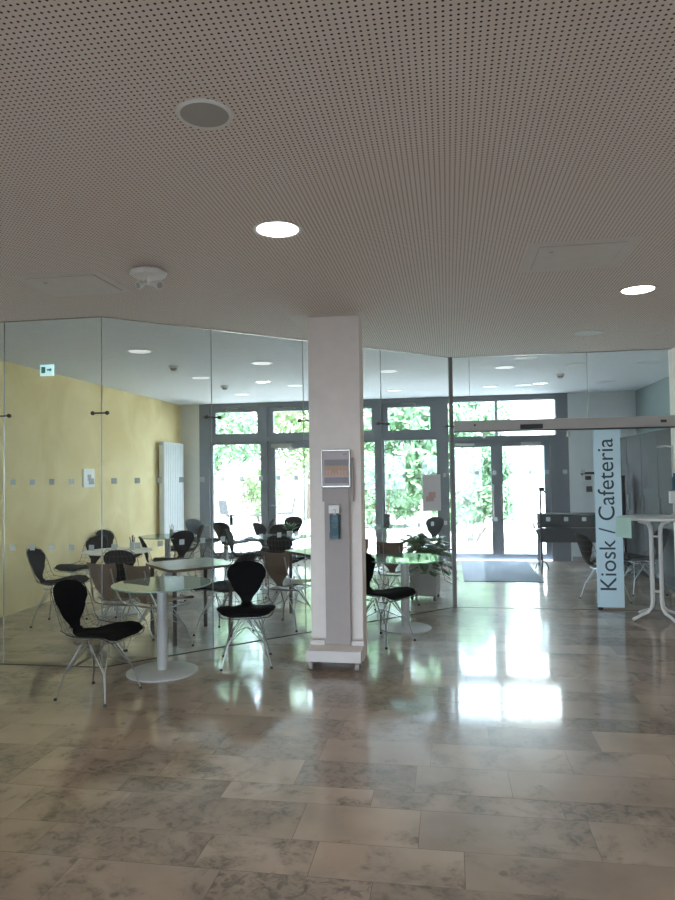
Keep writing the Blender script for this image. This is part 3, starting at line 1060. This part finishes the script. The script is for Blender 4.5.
# wheeled planter with trailing plant
t = thing('potted_plant', 'leafy trailing plant in a grey wheeled planter behind the round table', 'plant', (-.31, 8.72, 0), R(-8))
MB().box(-.165, .165, -.165, .165, .06, .46).build('planter', 'planter', t, bevel=.008)
MB().box(-.15, .15, -.15, .15, .461, .466).build('soil', 'soil', t)
for sx in (-1, 1):
    for sy in (-1, 1):
        MB().lathe([(.012, -.015), (.027, -.015), (.027, .015), (.012, .015)], 16, (sx * .14, sy * .14, .028), 'x').build('castor', 'black', t)
        MB().tube([(sx * .14, sy * .14, .05), (sx * .14, sy * .14, .062)], .015, 8).build('castor_stem', 'black', t)
m, st = MB(), MB()
rng = random.Random(8)
for k in range(80):
    a = rng.uniform(0, 2 * PI)
    reach = rng.uniform(.08, .33)
    top = rng.uniform(.08, .36) * (1 - reach * .9)
    droop = rng.uniform(.0, .38) if reach > .2 else 0
    p0 = Vector((.06 * math.cos(a), .06 * math.sin(a), .465))
    p1 = Vector((reach * .6 * math.cos(a), reach * .6 * math.sin(a), .47 + top))
    p2 = Vector((reach * math.cos(a), reach * math.sin(a), .47 + top - droop))
    st.tube([p0, p1, p2], .003, 4)
    for f_ in (.55, .8, 1.0):
        p = p1.lerp(p2, (f_ - .5) * 2)
        d = Vector((math.cos(a + rng.uniform(-1.2, 1.2)), math.sin(a + rng.uniform(-1.2, 1.2)), rng.uniform(-.6, .5)))
        leaf(m, p, d, Vector((0, 0, 1)), rng.uniform(.11, .19), rng.uniform(.08, .12))
st.build('stems', 'leaf', t)
m.build('foliage', 'leaf', t)

# poster on the slanting glass
ga = math.atan2(8.17 - 7.455, .03 + .715)
t = thing('poster', 'white poster with small pink picture on the glass right of column', 'poster', (-.195, 7.925, 1.15), ga)
MB().box(-.14, .14, -.0085, -.0065, 0, .42).build('sheet', 'poster_paper', t)
m = MB().box(-.09, .03, -.0095, -.0087, .11, .17)
m.box(-.05, .06, -.0095, -.0087, .15, .22)
m.build('picture', 'pink', t)

# ------------------------------------------------------------------ hygiene stand
t = thing('sanitiser_stand', 'grey mobile hand sanitiser stand in front of the white column', 'sanitiser stand', (-.945, 5.60, 0))
MB().box(-.228, .228, -.13, .10, .068, .16).build('plinth', 'stand_white', t, bevel=.008)
for sx in (-1, 1):
    for sy in (-.09, .07):
        MB().lathe([(.01, -.014), (.032, -.014), (.032, .014), (.01, .014)], 16, (sx * .19, sy, .0325), 'x').build('castor', 'board', t)
        MB().tube([(sx * .19, sy, .055), (sx * .19, sy, .0675)], .016, 8).build('castor_stem', 'steel', t)
MB().box(-.095, .115, .085, .099, .1605, 1.5).build('upright_board', 'board', t, bevel=.002)
MB().box(-.115, .155, .0995, .112, 1.36, 1.73).build('display_board', 'board', t, bevel=.002)
MB().box(-.228, -.105, .07, .10, .1605, .195).build('foot_bracket', 'stand_white', t)
MB().box(.125, .228, .07, .10, .1605, .195).build('foot_bracket', 'stand_white', t)
# picture frame
f = MB()
x0, x1, z0, z1 = -.115, .135, 1.48, 1.80
for a in ((x0, x1, z0, z0 + .016), (x0, x1, z1 - .016, z1), (x0, x0 + .012, z0, z1), (x1 - .012, x1, z0, z1)):
    f.box(a[0], a[1], .062, .09, a[2], a[3])
fo = f.build('frame', 'steel', t, bevel=.003)
MB().box(x0 + .012, x1 - .012, .078, .085, z0 + .016, z1 - .016).build('sheet', 'mauve', fo)
m = MB()
m.box(-.09, .115, .0765, .0778, 1.58, 1.665)
m.build('picture', 'tan', fo)
m = MB().box(-.09, .115, .0755, .0764, 1.665, 1.715)
m.box(-.09, .115, .0755, .0764, 1.515, 1.565)
m.box(.07, .105, .0755, .0764, 1.755, 1.765)
m.build('printed_sky', 'greyprint', fo)
m = MB()
rng = random.Random(2)
for k in range(7):
    x = -.08 + .027 * k
    m.box(x, x + .018, .0748, .0756, 1.565, 1.60 + .03 * rng.random())
m.build('printed_figures', 'pink', fo)
# dispenser
d = MB().box(-.048, .048, .045, .089, 1.04, 1.05)
d.box(-.048, .048, .08, .089, 1.05, 1.34)
d.box(-.048, -.042, .045, .08, 1.05, 1.10)
d.box(.042, .048, .045, .08, 1.05, 1.10)
do = d.build('dispenser_holder', 'dark_steel', t)
MB().prism(rounded_rect(.082, .06, .012), 1.052, 1.25).build('bottle', 'teal_liquid', do, (0, .048, 0), smooth=True)
m = MB().box(-.034, .034, .0165, .0177, 1.08, 1.14)
m.box(-.034, .034, .0165, .0177, 1.16, 1.175)
m.box(-.034, .034, .0165, .0177, 1.195, 1.215)
m.build('bottle_label', 'pale_label', do)
m = MB().box(-.045, .045, .0, .079, 1.265, 1.335)
m.box(-.018, .018, -.03, .0, 1.275, 1.30)
m.tube([(0, .04, 1.25), (0, .04, 1.266)], .016, 10)
m.build('pump_head', 'white', do, bevel=.005)

# ------------------------------------------------------------------ vestibule
o = MB().box(.20, 1.33, 10.1, 12.3, .0005, .010).build('door_mat', 'mat_rug', bevel=.003)
tag(o, 'flat grey-blue entrance mat before the glass double door', 'door mat')
t = thing('console_table', 'long dark grey console with deep front panels by the back wall', 'console', (1.4, 11.75, 0))
MB().box(.06, 1.38, -.2, .2, .855, .88).build('top', 'console', t, bevel=.003)
MB().box(.06, 1.38, -.19, -.17, .66, .854).build('front_panel', 'console', t)
MB().box(.06, 1.38, -.19, -.17, .42, .655).build('front_panel', 'console', t)
for x in (.09, 1.35):
    for y in (-.15, .17):
        MB().box(x - .02, x + .02, y - .02, y + .02, .0005, .855).build('leg', 'frame', t)
MB().cbox((.02, -.12, .60), (.02, .1, .30), Matrix.Rotation(R(-24), 3, 'Y')).build('side_flap', 'console', t)
t = thing('barrier_post', 'thin black pole stand beside the dark console', 'pole', (1.46, 11.35, 0))
MB().tube([(0, 0, .1), (0, 0, 1.32)], .016, 10).build('pole', 'black', t, smooth=True)
m = MB().box(-.02, .06, -.03, .03, 1.26, 1.33)
m.tube([(.03, 0, 1.28), (.09, -.02, 1.24)], .015, 8)
m.build('head', 'black', t, bevel=.004)
for a in range(3):
    aa = R(120 * a + 20)
    MB().tube([(0, 0, .16), (.09 * math.cos(aa), .09 * math.sin(aa), .10), (.12 * math.cos(aa), .12 * math.sin(aa), .01)], .012, 8).build('leg', 'steel', t, smooth=True)
m = MB().tube([(-.02, 0, .72), (-.1, -.03, .75), (-.14, -.03, .68)], .012, 8)
m.tube([(-.02, 0, .66), (-.09, -.02, .64)], .014, 8)
m.build('clamp', 'steel', t, smooth=True)
t = thing('wall_phone', 'black and white wall telephone on grey wall beside the entrance', 'telephone', (2.42, YB - .001, 1.47))
MB().box(-.11, .11, -.03, 0, -.07, .07).build('body', 'white', t, bevel=.005)
m = MB().tube([(-.12, -.05, .05), (-.09, -.06, .07), (.09, -.06, .07), (.12, -.05, .05)], [.028, .022, .022, .028], 10)
m.build('handset', 'black', t, smooth=True)
MB().box(-.05, .05, -.035, -.031, -.05, .02).build('keypad', 'black', t)
o = MB().box(-.05, .05, -.015, 0, -.05, .05).build('light_switch', 'console', loc=(2.44, YB - .001, 1.26), bevel=.003)
tag(o, 'small dark switch plate below the wall telephone', 'switch')
t = thing('kiosk_cabinet', 'tall dark grey-green cabinet run along the right wall', 'cabinet', (WR - .002, 9.0, 0))
MB().box(-.42, 0, .0, 3.2, .08, 2.12).build('carcass', 'console', t, bevel=.004)
MB().box(-.38, 0, .02, 3.18, .0005, .08).build('plinth', 'black', t)
for k in range(4):
    y = .01 + k * .797
    dd = MB().box(-.44, -.421, y, y + .787, .1, 2.1).build('door', 'console', t, bevel=.003)
    MB().box(-.462, -.441, y + .71, y + .725, .95, 1.2).build('handle', 'steel', dd)
t = thing('notice_stand', 'narrow black framed board standing right of the Kiosk sign', 'board', (2.55, 11.1, 0), R(20))
f = MB().box(-.16, -.12, -.02, .02, .0005, 1.5)
f.box(.12, .16, -.02, .02, .0005, 1.5)
f.box(-.12, .12, -.02, .02, 1.44, 1.5)
f.box(-.12, .12, -.02, .02, .5, .54)
f.build('frame', 'black', t)
MB().box(-.119, .119, -.008, .008, .541, 1.439).build('panel', 'console', t)
MB().box(-.2, .2, -.16, .16, .0003, .02).build('foot', 'black', t)

# ------------------------------------------------------------------ standing table in the hall
def standing_table(x, y, rz, label):
    t = thing('standing_table', label, 'table', (x, y, 0), R(rz), 'white standing tables')
    MB().lathe([(.355, 1.062), (.37, 1.068), (.37, 1.084), (.36, 1.09)], 56).build('tabletop', 'table_white', t, smooth=True)
    MB().lathe([(.22, 1.05), (.22, 1.061)], 32).build('under_plate', 'white_metal', t)
    for k in range(4):
        a = R(90 * k)
        c, s = math.cos(a), math.sin(a)
        MB().tube([(r * c, r * s, z) for r, z in ((.20, 1.045), (.10, 1.02), (.07, .97), (.062, .9), (.062, .2), (.075, .13), (.12, .085), (.2, .06), (.30, .02))], .016, 10).build('leg', 'white_metal', t, smooth=True)
    for z in (.3, .88):
        MB().tube([(.062 * math.cos(R(90 * k)), .062 * math.sin(R(90 * k)), z) for k in range(4)], .008, 8, True).build('leg_ring', 'white_metal', t, smooth=True)
    return t
standing_table(2.17, 7.72, 22, 'round white standing table with four bent tube legs at right')
t = thing('paper_sheet', 'mint green sheet of paper hanging over the standing table edge', 'paper', (1.815, 7.555, 1.092), R(36))
m = MB().box(-.012, .10, -.10, .10, 0, .0015)
m.box(-.0135, -.012, -.10, .10, -.21, .0015)
m.build('sheet', 'green_paper', t)
t = thing('sanitiser_dispenser', 'slim white dispenser pole on the standing table at right edge', 'dispenser', (2.37, 7.74, 1.091))
MB().lathe([(.07, 0), (.07, .008), (.03, .02), (.014, .03)], 24).build('foot', 'white_metal', t, smooth=True)
MB().tube([(0, 0, .02), (0, 0, .76)], .011, 10).build('pole', 'white_metal', t, smooth=True)
MB().box(-.055, .055, -.06, -.012, .14, .27).build('drip_tray', 'white', t, bevel=.005)
MB().lathe([(.03, .275), (.032, .29), (.032, .40), (.014, .43), (.014, .46)], 16, (0, -.045, 0)).build('bottle', 'pale_label', t, smooth=True)
MB().tube([(0, 0, .74), (-.08, -.02, .75), (-.16, -.03, .74)], .009, 8).build('arm', 'white_metal', t, smooth=True)

# ------------------------------------------------------------------ outdoors
struct(MB().box(-40, 40, YB + .3, 70, -.15, -.02).build('ground_terrace', 'paving'))
struct(MB().box(WL - .3, WR + .3, YB + .2, YB + .3, -.15, 0).build('trim_3', 'concrete'))
def tree(x, y, h, cr, label, kind='tree', lm='tree_leaf', n=3600, flat=.75, low=None, ls=.13, seed=1, trunk=True):
    rng = random.Random(seed)
    t = thing(kind, label, 'tree' if kind == 'tree' else 'shrub', (x, y, -.02), 0, 'garden trees and shrubs')
    m = MB()
    blobs = []
    cz = h - cr * flat
    for k in range(26):
        v = rv(rng)
        blobs.append((Vector((v.x * cr * .8, v.y * cr * .8, max(.25, cz + v.z * cr * flat))), cr * rng.uniform(.22, .42)))
    for k in range(n):
        c, r = rng.choice(blobs)
        v = rv(rng).normalized() * r * rng.uniform(.6, 1.05)
        p = c + v
        if p.z < .05:
            p.z = .05
        d = rv(rng)
        a, b = d.normalized(), d.orthogonal().normalized()
        s = ls * rng.uniform(.6, 1.3)
        m.add([p - a * s, p + b * s * .45, p + a * s, p - b * s * .45], [(0, 1, 2, 3)])
    m.build('foliage', lm, t)
    b = MB()
    if trunk:
        b.tube([(0, 0, 0), (.05, 0, cz * .5), (0, .05, cz)], [.16, .12, .09], 10)
        for c, r in blobs[:9]:
            b.tube([(0, .02, cz * .6), (c.x * .5, c.y * .5, cz * .8 + c.z * .15), tuple(c)], [.07, .05, .02], 6)
    else:
        for c, r in blobs[:10]:
            b.tube([(c.x * .2, c.y * .2, 0), tuple(c)], [.02, .008], 5)
    b.build('trunk' if trunk else 'stems', 'bark', t)
tree(-8.0, 21, 5.8, 2.5, 'broad green tree beyond the terrace in the left window', n=7000, seed=1)
tree(-4.9, 24, 6.6, 3.0, 'yellow-green tree behind the terrace at the terrace door', lm='tree_leaf_b', n=6500, seed=2)
tree(-2.2, 20, 4.3, 1.8, 'dense green tree outside right of the white column', n=7000, flat=1.15, seed=3)
tree(-.35, 19, 4.1, 1.6, 'bushy green tree outside at the steel post', n=5500, flat=1.1, seed=4)
tree(.9, 22.5, 4.4, 1.5, 'green tree standing beyond the shrub at the entrance door', n=6500, flat=1.1, seed=9)
tree(.5, 16.2, 2.45, .95, 'green shrub outside the left leaf of entrance door', 'shrub', n=9000, flat=1.35, ls=.085, seed=5, trunk=False)
tree(-1.75, 17.2, 2.2, .7, 'green bush outside just right of the column', 'shrub', n=2200, flat=1.2, ls=.07, seed=6, trunk=False)
tree(-6.3, 22.5, 1.7, .7, 'small pale bush by the garden wall in left window', 'shrub', lm='tree_leaf_b', n=1600, flat=1, ls=.07, seed=7, trunk=False)
o = MB().box(-16, 1.0, 25.5, 25.9, -.02, 1.9).build('garden_wall', 'garden_wall')
tag(o, 'pale stone garden wall at the end of terrace', 'wall')
t = thing('neighbouring_house', 'white rendered house outside the right leaf of entrance door', 'house', (2.0, 27, -.02))
MB().box(0, 14, 0, 8, 0, 9).build('walls', 'render_white', t)
for zx in (1.2, 4.2):
    for xx in (1.0, 3.4, 5.8):
        wf = MB().box(xx, xx + 1.0, -.03, 0, zx, zx + 1.5).build('window', 'white', t)
        MB().box(xx + .08, xx + .92, -.04, -.031, zx + .08, zx + 1.42).build('pane', 'far_glass', wf)
def terrace_chair(x, y, a, label, first=[]):
    if first:
        return dup(first[0], (x, y, -.02), R(a), label)
    t = thing('terrace_chair', label, 'chair', (x, y, -.02), R(a), 'terrace chairs outside')
    MB().cbox((0, 0, .43), (.46, .46, .03)).build('seat', 'grey_pad', t)
    MB().cbox((0, -.25, .68), (.44, .025, .42), Matrix.Rotation(R(10), 3, 'X')).build('backrest', 'grey_pad', t)
    for sx in (-1, 1):
        for sy in (-1, 1):
            MB().tube([(sx * .2, sy * .2, .42), (sx * .22, sy * .23, .001)], .012, 6).build('leg', 'steel', t)
    first.append(t)
    return t
for i, (x, y, a) in enumerate(((-7.0, 18.6, 60), (-6.2, 18.9, -40), (-5.4, 19.2, 150), (-4.9, 20.2, 100))):
    terrace_chair(x, y, a, ['terrace chair outside at the left frame of left window', 'second terrace chair from the left in the left window',
                            'third terrace chair from the left in the left window', 'terrace chair outside the glazed terrace door'][i])
t = thing('terrace_table', 'low pale table among the terrace chairs outside', 'table', (-6.2, 19.9, -.02))
MB().lathe([(.5, .68), (.5, .71)], 32).build('tabletop', 'render_white', t)
MB().tube([(0, 0, .01), (0, 0, .68)], .04, 12).build('column', 'steel', t)
MB().lathe([(.25, .001), (.25, .02)], 24).build('base_plate', 'steel', t)
